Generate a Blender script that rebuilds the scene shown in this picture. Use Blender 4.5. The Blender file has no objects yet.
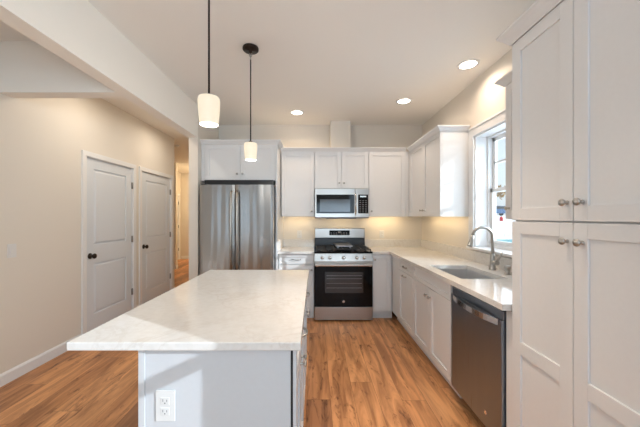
import bpy, bmesh, math, random
from mathutils import Vector, Matrix
random.seed(7)
C = bpy.context.scene.collection
PI = math.pi

# ------------------------------------------------------------------ camera
EYE = 1.37
cam = bpy.data.cameras.new('camera')
camo = bpy.data.objects.new('camera', cam)
C.objects.link(camo)
camo.location = (0, 0, EYE)
camo.rotation_euler = (PI / 2, 0, 0)
cam.sensor_width = 36
cam.lens = 36 * 284 / 640
cam.shift_x = 5 / 640
cam.shift_y = 3.2 / 640
cam.clip_start = 0.02
cam.clip_end = 400
bpy.context.scene.camera = camo

# ------------------------------------------------------------------ world, sun, exposure
w = bpy.data.worlds.new('sky')
bpy.context.scene.world = w
w.use_nodes = True
wn = w.node_tree
bg = wn.nodes['Background']
sky = wn.nodes.new('ShaderNodeTexSky')
sky.sky_type = 'NISHITA'
sky.sun_disc = False
sky.sun_elevation = math.radians(24)
sky.sun_rotation = math.radians(120)
sky.air_density = 1.0
sky.dust_density = 4.0
sc = wn.nodes.new('ShaderNodeVectorMath'); sc.operation = 'SCALE'
sc.inputs['Scale'].default_value = 0.28
wn.links.new(sky.outputs[0], sc.inputs[0])
tc = wn.nodes.new('ShaderNodeTexCoord')
cl = wn.nodes.new('ShaderNodeTexNoise'); cl.inputs['Scale'].default_value = 2.5; cl.inputs['Detail'].default_value = 6
wn.links.new(tc.outputs['Generated'], cl.inputs['Vector'])
cm = wn.nodes.new('ShaderNodeMapRange'); cm.inputs['From Min'].default_value = .3; cm.inputs['From Max'].default_value = .6
cm.inputs['To Min'].default_value = .45; cm.inputs['To Max'].default_value = .9
wn.links.new(cl.outputs['Fac'], cm.inputs['Value'])
hz = wn.nodes.new('ShaderNodeMix'); hz.data_type = 'RGBA'
wn.links.new(cm.outputs[0], hz.inputs['Factor'])
wn.links.new(sc.outputs[0], hz.inputs['A'])
hz.inputs['B'].default_value = (0.78, 0.86, 0.95, 1)      # thin high cloud
wn.links.new(hz.outputs['Result'], bg.inputs[0])
bg.inputs[1].default_value = 1.0

sd = Vector((-.502, .282, -.235)).normalized()
sl = bpy.data.lights.new('sun', 'SUN')
sl.energy = 3.2
sl.angle = math.radians(0.3)
sl.color = (0.82, 0.90, 1.0)
so = bpy.data.objects.new('sun', sl)
C.objects.link(so)
so.rotation_euler = sd.to_track_quat('-Z', 'Y').to_euler()

vs = bpy.context.scene.view_settings
vs.view_transform = 'Standard'
vs.look = 'None'
vs.gamma = 1
vs.exposure = 0.33
vs.use_curve_mapping = False


def area(name, loc, rot, sx, sy, power, col, shape='RECTANGLE', spread=180):
    l = bpy.data.lights.new(name, 'AREA')
    l.shape = shape
    l.size = sx
    if shape in ('RECTANGLE', 'ELLIPSE'):
        l.size_y = sy
    l.energy = power
    l.color = col
    l.spread = math.radians(spread)
    o = bpy.data.objects.new(name, l)
    C.objects.link(o)
    o.location = loc
    o.rotation_euler = rot
    return o


# daylight through the big living room windows behind the camera, plus an added fill from the right
DAY = (0.60, 0.80, 1.0)
area('daylight_rear_glass', (.5, -3.9, 1.45), (PI / 2 + 1.0, 0, 0), 2.0, 1.9, 86, DAY)
area('daylight_side_glass', (-2.42, -1.9, 1.4), (PI / 2 + .2, 0, -PI / 2 + .35), 1.8, 1.6, 6, DAY)
area('added_fill_right', (1.58, -2.4, 1.60), (PI / 2 + .15, 0, PI / 2 - .4), 1.5, 1.5, 30, DAY)  # added fill light to brighten the left wall
area('daylight_sink_window', (1.92, 2.515, 1.66), (PI / 2, 0, PI / 2), 0.8, 1.1, 7, DAY)

# ------------------------------------------------------------------ materials
MATS = {}


def new_mat(name):
    m = bpy.data.materials.new(name)
    m.use_nodes = True
    nt = m.node_tree
    b = nt.nodes['Principled BSDF']
    MATS[name] = m
    return m, nt, b


def paint(name, col, rough=0.5, bump=0.02, scale=60, metallic=0.0, var=0.02, coat=0.0):
    m, nt, b = new_mat(name)
    geo = nt.nodes.new('ShaderNodeNewGeometry')
    n = nt.nodes.new('ShaderNodeTexNoise')
    n.inputs['Scale'].default_value = scale
    n.inputs['Detail'].default_value = 4
    nt.links.new(geo.outputs['Position'], n.inputs['Vector'])
    mx = nt.nodes.new('ShaderNodeMix')
    mx.data_type = 'RGBA'
    mx.inputs['A'].default_value = (*[c * (1 - var) for c in col], 1)
    mx.inputs['B'].default_value = (*[min(1, c * (1 + var)) for c in col], 1)
    nt.links.new(n.outputs['Fac'], mx.inputs['Factor'])
    nt.links.new(mx.outputs['Result'], b.inputs['Base Color'])
    b.inputs['Roughness'].default_value = rough
    b.inputs['Metallic'].default_value = metallic
    b.inputs['Coat Weight'].default_value = coat
    if bump:
        bp = nt.nodes.new('ShaderNodeBump')
        bp.inputs['Strength'].default_value = bump
        bp.inputs['Distance'].default_value = 0.002
        nt.links.new(n.outputs['Fac'], bp.inputs['Height'])
        nt.links.new(bp.outputs['Normal'], b.inputs['Normal'])
    return m


paint('wall', (0.75, 0.695, 0.62), 0.75, 0.1, 180)
paint('ceiling', (0.87, 0.84, 0.79), 0.85, 0.1, 160)
paint('beam', (0.91, 0.865, 0.79), 0.8, 0.1, 160)
paint('trim', (0.80, 0.80, 0.80), 0.38, 0.0)
paint('cabinet', (0.77, 0.77, 0.77), 0.36, 0.0)
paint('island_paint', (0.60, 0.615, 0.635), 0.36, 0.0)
paint('gap_shade_paint', (0.03, 0.03, 0.03), 0.8, 0.0)
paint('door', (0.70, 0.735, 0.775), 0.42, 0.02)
paint('plastic', (0.74, 0.735, 0.72), 0.35, 0.0)
paint('plastic_grey', (0.25, 0.25, 0.25), 0.5, 0.0)
paint('bronze', (0.035, 0.025, 0.02), 0.35, 0.0, metallic=0.8)
paint('nickel', (0.47, 0.455, 0.43), 0.28, 0.0, metallic=1.0)
paint('hinge', (0.30, 0.29, 0.28), 0.35, 0.0, metallic=1.0)
paint('chrome', (0.75, 0.75, 0.75), 0.16, 0.0, metallic=1.0)
paint('black', (0.012, 0.012, 0.013), 0.3, 0.0)
paint('black_glass', (0.004, 0.004, 0.0045), 0.06, 0.0)
MATS['black_glass'].node_tree.nodes['Principled BSDF'].inputs['IOR'].default_value = 1.28
paint('oven_window', (0.022, 0.022, 0.022), 0.08, 0.0)
paint('microwave_window', (0.06, 0.063, 0.068), 0.1, 0.0)
paint('cast_iron', (0.03, 0.03, 0.03), 0.5, 0.05)
paint('griddle', (0.30, 0.28, 0.275), 0.3, 0.0, metallic=0.7)
paint('button', (0.20, 0.20, 0.21), 0.5, 0.0)
paint('emblem', (0.7, 0.7, 0.7), 0.25, 0.0, metallic=1)
paint('snow', (0.85, 0.87, 0.90), 0.9, 0.05, 3)
paint('teal', (0.16, 0.42, 0.46), 0.4, 0.05, 4)
paint('car_blue', (0.05, 0.12, 0.25), 0.3, 0)
paint('car_white', (0.8, 0.8, 0.8), 0.3, 0)
paint('car_dark', (0.02, 0.02, 0.02), 0.4, 0)
paint('red', (0.55, 0.03, 0.03), 0.5, 0)
paint('bark', (0.22, 0.16, 0.12), 0.9, 0)
paint('foliage', (0.40, 0.26, 0.10), 0.9, 0)


def steel(name, col=(0.56, 0.555, 0.55), rough=0.26, wavy=0.0, axis='Z'):
    m, nt, b = new_mat(name)
    geo = nt.nodes.new('ShaderNodeNewGeometry')
    mp = nt.nodes.new('ShaderNodeMapping')
    mp.inputs['Scale'].default_value = {'Z': (160, 160, 3), 'X': (3, 160, 160), 'Y': (160, 3, 160)}[axis]
    nt.links.new(geo.outputs['Position'], mp.inputs['Vector'])
    n = nt.nodes.new('ShaderNodeTexNoise')
    n.inputs['Scale'].default_value = 1
    n.inputs['Detail'].default_value = 3
    nt.links.new(mp.outputs[0], n.inputs['Vector'])
    mr = nt.nodes.new('ShaderNodeMapRange')
    mr.inputs['To Min'].default_value = rough - .06
    mr.inputs['To Max'].default_value = rough + .06
    nt.links.new(n.outputs['Fac'], mr.inputs['Value'])
    nt.links.new(mr.outputs[0], b.inputs['Roughness'])
    b.inputs['Base Color'].default_value = (*col, 1)
    b.inputs['Metallic'].default_value = 1
    if wavy:
        mp2 = nt.nodes.new('ShaderNodeMapping')
        mp2.inputs['Scale'].default_value = (9, 9, 0.7)
        nt.links.new(geo.outputs['Position'], mp2.inputs['Vector'])
        n2 = nt.nodes.new('ShaderNodeTexNoise')
        n2.inputs['Scale'].default_value = 1
        n2.inputs['Detail'].default_value = 1
        nt.links.new(mp2.outputs[0], n2.inputs['Vector'])
        bp = nt.nodes.new('ShaderNodeBump')
        bp.inputs['Strength'].default_value = wavy
        bp.inputs['Distance'].default_value = 0.02
        nt.links.new(n2.outputs['Fac'], bp.inputs['Height'])
        nt.links.new(bp.outputs['Normal'], b.inputs['Normal'])
    return m


steel('steel', (0.40, 0.37, 0.34), rough=0.30, axis='X')
steel('steel_fridge', (0.38, 0.375, 0.37), rough=0.2, wavy=0.5)
steel('steel_dark', (0.27, 0.31, 0.37), rough=0.3, wavy=0.2)
steel('steel_sink', (0.78, 0.78, 0.78), rough=0.38, axis='Y')


def emis(name, col, strength):
    m, nt, b = new_mat(name)
    b.inputs['Base Color'].default_value = (0.8, 0.8, 0.8, 1)
    b.inputs['Emission Color'].default_value = (*col, 1)
    b.inputs['Emission Strength'].default_value = strength
    return m


emis('lamp_lens', (1.0, 0.93, 0.80), 6)
emis('shade_glass', (1.0, 0.84, 0.60), 0.62)
MATS['shade_glass'].node_tree.nodes['Principled BSDF'].inputs['Base Color'].default_value = (.30, .29, .27, 1)
emis('hall_lens', (1.0, 0.85, 0.6), 5)


def glass(name):
    m = bpy.data.materials.new(name)
    m.use_nodes = True
    nt = m.node_tree
    nt.nodes.clear()
    o = nt.nodes.new('ShaderNodeOutputMaterial')
    mx = nt.nodes.new('ShaderNodeMixShader')
    t = nt.nodes.new('ShaderNodeBsdfTransparent')
    t.inputs[0].default_value = (0.96, 0.98, 0.98, 1)
    g = nt.nodes.new('ShaderNodeBsdfGlossy')
    g.inputs['Roughness'].default_value = 0.01
    mx.inputs[0].default_value = 0.05
    nt.links.new(t.outputs[0], mx.inputs[1])
    nt.links.new(g.outputs[0], mx.inputs[2])
    nt.links.new(mx.outputs[0], o.inputs[0])
    MATS[name] = m


glass('window_glass')


def quartz():
    m, nt, b = new_mat('quartz')
    geo = nt.nodes.new('ShaderNodeNewGeometry')
    n = nt.nodes.new('ShaderNodeTexNoise')
    n.inputs['Scale'].default_value = 3.2
    n.inputs['Detail'].default_value = 9
    n.inputs['Roughness'].default_value = 0.65
    n.inputs['Distortion'].default_value = 1.3
    nt.links.new(geo.outputs['Position'], n.inputs['Vector'])
    # thin veins: where the noise passes its middle value
    s = nt.nodes.new('ShaderNodeMath'); s.operation = 'SUBTRACT'; s.inputs[1].default_value = 0.5
    a = nt.nodes.new('ShaderNodeMath'); a.operation = 'ABSOLUTE'
    nt.links.new(n.outputs['Fac'], s.inputs[0]); nt.links.new(s.outputs[0], a.inputs[0])
    r = nt.nodes.new('ShaderNodeValToRGB')
    r.color_ramp.elements[0].position = 0.0
    r.color_ramp.elements[0].color = (0.66, 0.61, 0.56, 1)
    r.color_ramp.elements[1].position = 0.035
    r.color_ramp.elements[1].color = (0.76, 0.735, 0.705, 1)
    nt.links.new(a.outputs[0], r.inputs[0])
    n2 = nt.nodes.new('ShaderNodeTexNoise')
    n2.inputs['Scale'].default_value = 40
    n2.inputs['Detail'].default_value = 5
    nt.links.new(geo.outputs['Position'], n2.inputs['Vector'])
    r2 = nt.nodes.new('ShaderNodeValToRGB')
    r2.color_ramp.elements[0].position = 0.35
    r2.color_ramp.elements[0].color = (0.95, 0.945, 0.935, 1)
    r2.color_ramp.elements[1].position = 0.6
    r2.color_ramp.elements[1].color = (1, 1, 1, 1)
    nt.links.new(n2.outputs['Fac'], r2.inputs[0])
    n3 = nt.nodes.new('ShaderNodeTexNoise')
    n3.inputs['Scale'].default_value = 2.1
    n3.inputs['Detail'].default_value = 2
    nt.links.new(geo.outputs['Position'], n3.inputs['Vector'])
    mr = nt.nodes.new('ShaderNodeMapRange')
    mr.inputs['From Min'].default_value = 0.4
    mr.inputs['From Max'].default_value = 0.65
    mr.inputs['To Min'].default_value = 0.05
    mr.inputs['To Max'].default_value = 0.75
    nt.links.new(n3.outputs['Fac'], mr.inputs['Value'])
    mv = nt.nodes.new('ShaderNodeMix'); mv.data_type = 'RGBA'
    mv.inputs['A'].default_value = (0.76, 0.735, 0.705, 1)
    nt.links.new(mr.outputs[0], mv.inputs['Factor'])
    nt.links.new(r.outputs[0], mv.inputs['B'])
    mx = nt.nodes.new('ShaderNodeMix'); mx.data_type = 'RGBA'; mx.blend_type = 'MULTIPLY'
    mx.inputs['Factor'].default_value = 1
    nt.links.new(mv.outputs['Result'], mx.inputs['A'])
    nt.links.new(r2.outputs[0], mx.inputs['B'])
    nt.links.new(mx.outputs['Result'], b.inputs['Base Color'])
    b.inputs['Roughness'].default_value = 0.09
    b.inputs['IOR'].default_value = 1.55


quartz()


def wood_floor():
    m, nt, b = new_mat('wood_floor')
    N, L = nt.nodes, nt.links

    def math_(op, a, c=None, d=None):
        n = N.new('ShaderNodeMath'); n.operation = op
        for i, v in enumerate((a, c, d)):
            if v is None: continue
            if isinstance(v, (int, float)): n.inputs[i].default_value = v
            else: L.new(v, n.inputs[i])
        return n.outputs[0]
    geo = N.new('ShaderNodeNewGeometry')
    sp = N.new('ShaderNodeSeparateXYZ'); L.new(geo.outputs['Position'], sp.inputs[0])
    px, py = sp.outputs[0], sp.outputs[1]
    W, LEN = 0.178, 1.22
    u = math_('DIVIDE', math_('ADD', px, 10.03), W)
    iu = math_('FLOOR', u)
    wn1 = N.new('ShaderNodeTexWhiteNoise'); wn1.noise_dimensions = '1D'; L.new(iu, wn1.inputs['W'])
    v = math_('ADD', math_('DIVIDE', math_('ADD', py, 10), LEN), wn1.outputs[0])
    iv = math_('FLOOR', v)
    cb = N.new('ShaderNodeCombineXYZ'); L.new(iu, cb.inputs[0]); L.new(iv, cb.inputs[1])
    wn2 = N.new('ShaderNodeTexWhiteNoise'); wn2.noise_dimensions = '2D'; L.new(cb.outputs[0], wn2.inputs['Vector'])
    rnd = wn2.outputs['Value']
    base = N.new('ShaderNodeValToRGB')
    cr = base.color_ramp
    cr.elements[0].position = 0; cr.elements[0].color = (0.34, 0.155, 0.068, 1)
    cr.elements[1].position = 1; cr.elements[1].color = (0.72, 0.37, 0.165, 1)
    e = cr.elements.new(0.3); e.color = (0.54, 0.255, 0.105, 1)
    e = cr.elements.new(0.65); e.color = (0.64, 0.31, 0.132, 1)
    L.new(rnd, base.inputs[0])
    # grain, shifted plank by plank
    off = math_('MULTIPLY', rnd, 37.0)
    cg = N.new('ShaderNodeCombineXYZ')
    L.new(math_('MULTIPLY', px, 15.0), cg.inputs[0])
    L.new(math_('MULTIPLY', py, 1.6), cg.inputs[1])
    L.new(off, cg.inputs[2])
    gn = N.new('ShaderNodeTexNoise'); gn.inputs['Scale'].default_value = 1; gn.inputs['Detail'].default_value = 8
    gn.inputs['Roughness'].default_value = .6; gn.inputs['Distortion'].default_value = .8
    L.new(cg.outputs[0], gn.inputs['Vector'])
    gr = N.new('ShaderNodeValToRGB')
    gr.color_ramp.elements[0].position = .36; gr.color_ramp.elements[0].color = (.50, .43, .38, 1)
    gr.color_ramp.elements[1].position = .62; gr.color_ramp.elements[1].color = (1.08, 1.06, 1.04, 1)
    L.new(gn.outputs['Fac'], gr.inputs[0])
    # dark cracks and knots
    ck = N.new('ShaderNodeCombineXYZ')
    L.new(math_('MULTIPLY', px, 9.0), ck.inputs[0])
    L.new(math_('MULTIPLY', py, 2.6), ck.inputs[1])
    L.new(off, ck.inputs[2])
    kn = N.new('ShaderNodeTexNoise'); kn.inputs['Scale'].default_value = 1.3; kn.inputs['Detail'].default_value = 6
    kn.inputs['Roughness'].default_value = .7; kn.inputs['Distortion'].default_value = 1.2
    L.new(ck.outputs[0], kn.inputs['Vector'])
    kr = N.new('ShaderNodeValToRGB')
    kr.color_ramp.elements[0].position = .33; kr.color_ramp.elements[0].color = (.28, .20, .16, 1)
    kr.color_ramp.elements[1].position = .44; kr.color_ramp.elements[1].color = (1, 1, 1, 1)
    L.new(kn.outputs['Fac'], kr.inputs[0])
    m1 = N.new('ShaderNodeMix'); m1.data_type = 'RGBA'; m1.blend_type = 'MULTIPLY'; m1.inputs['Factor'].default_value = .9
    L.new(base.outputs[0], m1.inputs['A']); L.new(gr.outputs[0], m1.inputs['B'])
    m2 = N.new('ShaderNodeMix'); m2.data_type = 'RGBA'; m2.blend_type = 'MULTIPLY'; m2.inputs['Factor'].default_value = .85
    L.new(m1.outputs['Result'], m2.inputs['A']); L.new(kr.outputs[0], m2.inputs['B'])
    # seams
    fu = math_('FRACT', u); fv = math_('FRACT', v)
    eu = math_('MINIMUM', fu, math_('SUBTRACT', 1.0, fu))
    ev = math_('MINIMUM', fv, math_('SUBTRACT', 1.0, fv))
    seam = math_('MAXIMUM', math_('LESS_THAN', math_('MULTIPLY', eu, W), .0013), math_('LESS_THAN', math_('MULTIPLY', ev, LEN), .0013))
    m3 = N.new('ShaderNodeMix'); m3.data_type = 'RGBA'
    L.new(math_('MULTIPLY', seam, .6), m3.inputs['Factor']); L.new(m2.outputs['Result'], m3.inputs['A'])
    m3.inputs['B'].default_value = (.08, .04, .02, 1)
    L.new(m3.outputs['Result'], b.inputs['Base Color'])
    b.inputs['Roughness'].default_value = .42
    bp = N.new('ShaderNodeBump'); bp.inputs['Strength'].default_value = .15; bp.inputs['Distance'].default_value = .002
    L.new(gn.outputs['Fac'], bp.inputs['Height']); L.new(bp.outputs[0], b.inputs['Normal'])


wood_floor()

# ------------------------------------------------------------------ mesh helpers
OFF = {}


class MB:
    def __init__(self):
        self.v, self.f, self.sm = [], [], []

    def add(self, vs, fs, smooth=False):
        b = len(self.v)
        self.v += [tuple(p) for p in vs]
        self.f += [[b + i for i in f] for f in fs]
        self.sm += [smooth] * len(fs)
        return self

    def box(self, x0, x1, y0, y1, z0, z1, bev=0.0):
        if x0 > x1: x0, x1 = x1, x0
        if y0 > y1: y0, y1 = y1, y0
        if z0 > z1: z0, z1 = z1, z0
        if bev <= 0:
            vs = [(x, y, z) for z in (z0, z1) for y in (y0, y1) for x in (x0, x1)]
            return self.add(vs, [(0, 2, 3, 1), (4, 5, 7, 6), (0, 1, 5, 4), (2, 6, 7, 3), (0, 4, 6, 2), (1, 3, 7, 5)])
        bm = bmesh.new()
        bmesh.ops.create_cube(bm, size=1)
        for q in bm.verts:
            q.co = Vector(((x0 + x1) / 2 + q.co.x * (x1 - x0), (y0 + y1) / 2 + q.co.y * (y1 - y0), (z0 + z1) / 2 + q.co.z * (z1 - z0)))
        bev = min(bev, .45 * min(x1 - x0, y1 - y0, z1 - z0))
        bmesh.ops.bevel(bm, geom=bm.edges[:], offset=bev, segments=2 if bev < .01 else 4, profile=.5, affect='EDGES')
        return self.bm(bm)

    def bm(self, bm, smooth=False):
        bm.verts.ensure_lookup_table()
        bm.verts.index_update()
        self.add([tuple(q.co) for q in bm.verts], [[q.index for q in f.verts] for f in bm.faces], smooth)
        bm.free()
        return self

    def obox(self, o, U, N, u0, u1, v0, v1, n0, n1, bev=0.0):
        """box in a frame: U along the width, z up, N out of the face"""
        o, U, N = Vector(o), Vector(U), Vector(N)
        a = o + U * u0 + N * n0
        b = o + U * u1 + N * n1
        return self.box(a.x, b.x, a.y, b.y, o.z + v0, o.z + v1, bev)

    def tube(self, pts, r, seg=12, caps=True):
        pts = [Vector(p) for p in pts]
        rs = r if isinstance(r, (list, tuple)) else [r] * len(pts)
        vs, fs = [], []
        prev = None
        for i, p in enumerate(pts):
            t = (pts[min(i + 1, len(pts) - 1)] - pts[max(i - 1, 0)]).normalized()
            if prev is None:
                a = Vector((0, 0, 1)) if abs(t.z) < .9 else Vector((1, 0, 0))
                n = t.cross(a).normalized()
            else:
                n = (prev - t * prev.dot(t)).normalized()
            prev = n
            bn = t.cross(n)
            for k in range(seg):
                an = 2 * PI * k / seg
                vs.append(p + (n * math.cos(an) + bn * math.sin(an)) * rs[i])
        for i in range(len(pts) - 1):
            for k in range(seg):
                fs.append((i * seg + k, i * seg + (k + 1) % seg, (i + 1) * seg + (k + 1) % seg, (i + 1) * seg + k))
        self.add(vs, fs, True)
        if caps:
            b = len(self.v) - len(vs)
            self.f.append([b + k for k in range(seg)][::-1]); self.sm.append(False)
            self.f.append([b + (len(pts) - 1) * seg + k for k in range(seg)]); self.sm.append(False)
        return self

    def lathe(self, o, axis, prof, seg=24):
        """prof: list of (distance along axis, radius)"""
        o, ax = Vector(o), Vector(axis).normalized()
        a = Vector((0, 0, 1)) if abs(ax.z) < .9 else Vector((1, 0, 0))
        n = ax.cross(a).normalized()
        bn = ax.cross(n)
        vs, fs = [], []
        for (d, r) in prof:
            for k in range(seg):
                an = 2 * PI * k / seg
                vs.append(o + ax * d + (n * math.cos(an) + bn * math.sin(an)) * max(r, 1e-5))
        for i in range(len(prof) - 1):
            for k in range(seg):
                fs.append((i * seg + k, i * seg + (k + 1) % seg, (i + 1) * seg + (k + 1) % seg, (i + 1) * seg + k))
        return self.add(vs, fs, True)

    def prism(self, prof, axis, a0, a1, bev=0):
        """closed outline extruded along axis. prof: 2D points in the other two axes (in xyz order)"""
        n = len(prof)
        vs = []
        for a in (a0, a1):
            for p in prof:
                q = list(p)
                q.insert('xyz'.index(axis), a)
                vs.append(q)
        fs = [tuple(range(n))[::-1], tuple(range(n, 2 * n))]
        fs += [(i, (i + 1) % n, n + (i + 1) % n, n + i) for i in range(n)]
        return self.add(vs, fs)

    def build(self, name, mat, parent=None, label=None, kind=None):
        me = bpy.data.meshes.new(name)
        off = OFF.get(parent.name, Vector()) if parent else Vector()
        me.from_pydata([tuple(Vector(p) - off) for p in self.v], [], self.f)
        me.polygons.foreach_set('use_smooth', self.sm)
        me.materials.append(MATS[mat])
        me.update()
        bm = bmesh.new(); bm.from_mesh(me)
        bmesh.ops.recalc_face_normals(bm, faces=bm.faces[:])
        bm.to_mesh(me); bm.free()
        o = bpy.data.objects.new(name, me)
        C.objects.link(o)
        if parent:
            o.parent = parent
            OFF[o.name] = off
        if label: o['label'] = label
        if kind: o['kind'] = kind
        return o


def thing(name, loc, label, cat, group=None):
    o = bpy.data.objects.new(name, None)
    o.empty_display_size = .1
    C.objects.link(o)
    o.location = loc
    o['label'] = label
    o['category'] = cat
    if group: o['group'] = group
    OFF[o.name] = Vector(loc)
    return o


def tag(o, label, cat, group=None):
    o['label'] = label
    o['category'] = cat
    if group: o['group'] = group
    return o


def B(*a, **k):
    return MB().box(*a, **k)


# ------------------------------------------------------------------ room shell
XL, XR, YB, YF, ZC = -2.54, 1.65, 4.38, -4.0, 2.78
TH = 0.2


def wall_open(name, axis, at, at2, a0, a1, z0, z1, openings, mat='wall'):
    """wall slab between at and at2 on its thin axis, running a0..a1, with openings (b0,b1,c0,c1)"""
    mb = MB()

    def seg(b0, b1, c0, c1):
        if b1 - b0 < 1e-4 or c1 - c0 < 1e-4: return
        if axis == 'y': mb.box(at, at2, b0, b1, c0, c1)
        else: mb.box(b0, b1, at, at2, c0, c1)
    cur = a0
    for (b0, b1, c0, c1) in sorted(openings):
        seg(cur, b0, z0, z1)
        seg(b0, b1, z0, c0)
        seg(b0, b1, c1, z1)
        cur = b1
    seg(cur, a1, z0, z1)
    return mb.build(name, mat, kind='structure')


def S(mb, name, mat):
    return mb.build(name, mat, kind='structure')


W1 = (2.10, 2.93, 1.06, 2.20)
W2 = (-1.15, -.085, 0.95, 2.45)
D1 = (3.143, 3.953)
D2 = (4.15, 4.99)
DH = 2.04

S(B(-5.2, 1.9, YF - .2, 9.6, -.12, 0), 'floor', 'wood_floor')
S(B(-5.2, 1.9, YF - .2, 9.6, ZC, ZC + .15), 'ceiling', 'ceiling')
wall_open('wall_right', 'y', XR, XR + TH, YF, YB + .2, 0, ZC, [(W1[0], W1[1], W1[2] - .024, W1[3]), (W2[0], W2[1], W2[2] - .024, W2[3]), (-3.2, -1.6, .8, 2.4)])
wall_open('wall_left', 'y', XL - .14, XL, YF, 5.13, 0, ZC,
          [(D1[0], D1[1], 0, DH), (D2[0], D2[1], 0, DH), (-2.9, -.9, .7, 2.3)])
wall_open('wall_rear', 'x', YF - .2, YF, XL - .14, XR + TH, 0, ZC, [(-.6, 1.5, .45, 2.35)])
S(B(-1.6, XR, YB, YB + .2, 0, ZC), 'wall_back', 'wall')
S(B(-1.60, -1.483, 3.60, YB, 0, ZC), 'wall_stub', 'wall')
S(B(-1.60, -1.483, YB + .2, 9.2, 0, ZC), 'wall_hall_right', 'wall')
S(B(-5.1, -1.483, 9.2, 9.4, 0, ZC), 'wall_hall_end', 'wall')
S(B(-5.1, -3.63, 7.4, 7.5, 0, ZC), 'wall_hall_partition', 'wall')
wall_open('wall_hall_left', 'y', -4.49, -4.35, 7.5, 9.2, 0, ZC, [(8.22, 9.06, 0, DH)])
S(B(-5.2, -5.1, 5.0, 9.4, 0, ZC), 'wall_hall_side', 'wall')
S(B(-5.2, XL - .14, 4.99, 5.13, 0, ZC), 'wall_hall_return', 'wall')
S(B(-1.60, -1.483, YF, 3.60, 2.369, ZC), 'ceiling_beam', 'beam')
S(B(XL, -1.60, 2.28, 2.395, 2.369, ZC), 'ceiling_header_beam', 'beam')
S(B(.228, .5225, 4.18, YB, 2.30, ZC), 'wall_vent_chase', 'wall')

# baseboards
def basebd(name, axis, face, dirn, a0, a1):
    pr = [(0, 0), (.014, 0), (.014, .082), (.008, .096), (0, .1)]
    mb = MB()
    p = [(face + dirn * q[0], q[1]) for q in pr]
    mb.prism(p, axis, a0, a1)
    return S(mb, name, 'trim')


basebd('baseboard_left_1', 'y', XL, 1, YF, 3.083)
basebd('baseboard_left_2', 'y', XL, 1, 4.015, 4.088)
basebd('baseboard_left_3', 'y', XL, 1, 5.052, 5.13)
basebd('baseboard_hall_end', 'x', 9.2, -1, -4.35, -1.6)
basebd('baseboard_hall_partition', 'x', 7.4, -1, -5.1, -3.63)
basebd('baseboard_hall_corner', 'y', -3.63, 1, 7.386, 7.5)
basebd('baseboard_stub', 'x', 3.6, -1, -1.6, -1.483)
basebd('baseboard_hall_right', 'y', -1.6, -1, 3.6, 9.2)

# windows
def window(name, X, w, sash_rail, muntins=()):
    y0, y1, z0, z1 = w
    root = MB()
    # jamb box and casing
    cw, ct = .088, .02
    fr = MB()
    fr.box(XR - ct, XR, y0 - cw, y0, z0 - .02, z1 - .0005, .002)
    fr.box(XR - ct, XR, y1, y1 + cw, z0 - .02, z1 - .0005, .002)
    fr.box(XR - ct, XR, y0 - cw, y1 + cw, z1, z1 + cw, .002)
    fr.box(XR - ct - .008, XR, y0 - cw - .008, y1 + cw + .008, z1 + cw - .012, z1 + cw + .008, .002)
    fr.box(XR, X - .0505, y0, y0 + .012, z0, z1)
    fr.box(XR, X - .0505, y1 - .012, y1, z0, z1)
    fr.box(XR, X - .0505, y0 + .012, y1 - .012, z1 - .012, z1)
    o = fr.build(name, 'trim', kind='structure')
    # vinyl frame and sashes
    s = MB()
    s.box(X - .05, X + .03, y0, y0 + .03, z0 + .035, z1 - .03)
    s.box(X - .05, X + .03, y1 - .03, y1, z0 + .035, z1 - .03)
    s.box(X - .05, X + .03, y0, y1, z1 - .03, z1)
    s.box(X - .05, X + .03, y0, y1, z0 - .024, z0 + .035)
    s.build('window_frame', 'trim', o)
    a, b, m = z0 + .035, z1 - .03, sash_rail
    for (za, zb, xo) in ((a, m + .02, -.03), (m - .02, b, -.005)):
        q = MB()
        t = .038
        q.box(X + xo, X + xo + .024, y0 + .03, y0 + .03 + t, za, zb, .002)
        q.box(X + xo, X + xo + .024, y1 - .03 - t, y1 - .03, za, zb, .002)
        q.box(X + xo, X + xo + .024, y0 + .03, y1 - .03, za, za + t, .002)
        q.box(X + xo, X + xo + .024, y0 + .03, y1 - .03, zb - t, zb, .002)
        for mz in muntins:
            if za < mz < zb:
                q.box(X + xo, X + xo + .02, y0 + .05, y1 - .05, mz - .011, mz + .011)
                q.box(X + xo, X + xo + .02, (y0 + y1) / 2 - .011, (y0 + y1) / 2 + .011, za, zb)
        sa = q.build('window_sash', 'trim', o)
        B(X + xo + .009, X + xo + .013, y0 + .05, y1 - .05, za + .02, zb - .02).build('pane', 'window_glass', sa)
    st = MB()
    st.box(XR - .045, XR - .0002, y0 - cw - .02, y1 + cw, z0 - .024, z0 - .0203 + .020, .004)
    st.box(XR - .006, X - .0502, y0 + .0002, y1 - .0002, z0 - .024, z0 - .0003)
    st.build('window_sill', 'trim', o)
    ap = MB()
    return o


def window_fix(name, X, w, sash_rail, muntins=()):
    return window(name, X, w, sash_rail, muntins)


# sills must not cut the wall: the stool is split at the wall face
def sill(o, X, w, apron=True):
    pass


window('window_1', 1.82, W1, 1.635, (1.915,))
window('window_2', 1.82, W2, 1.875)
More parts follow.
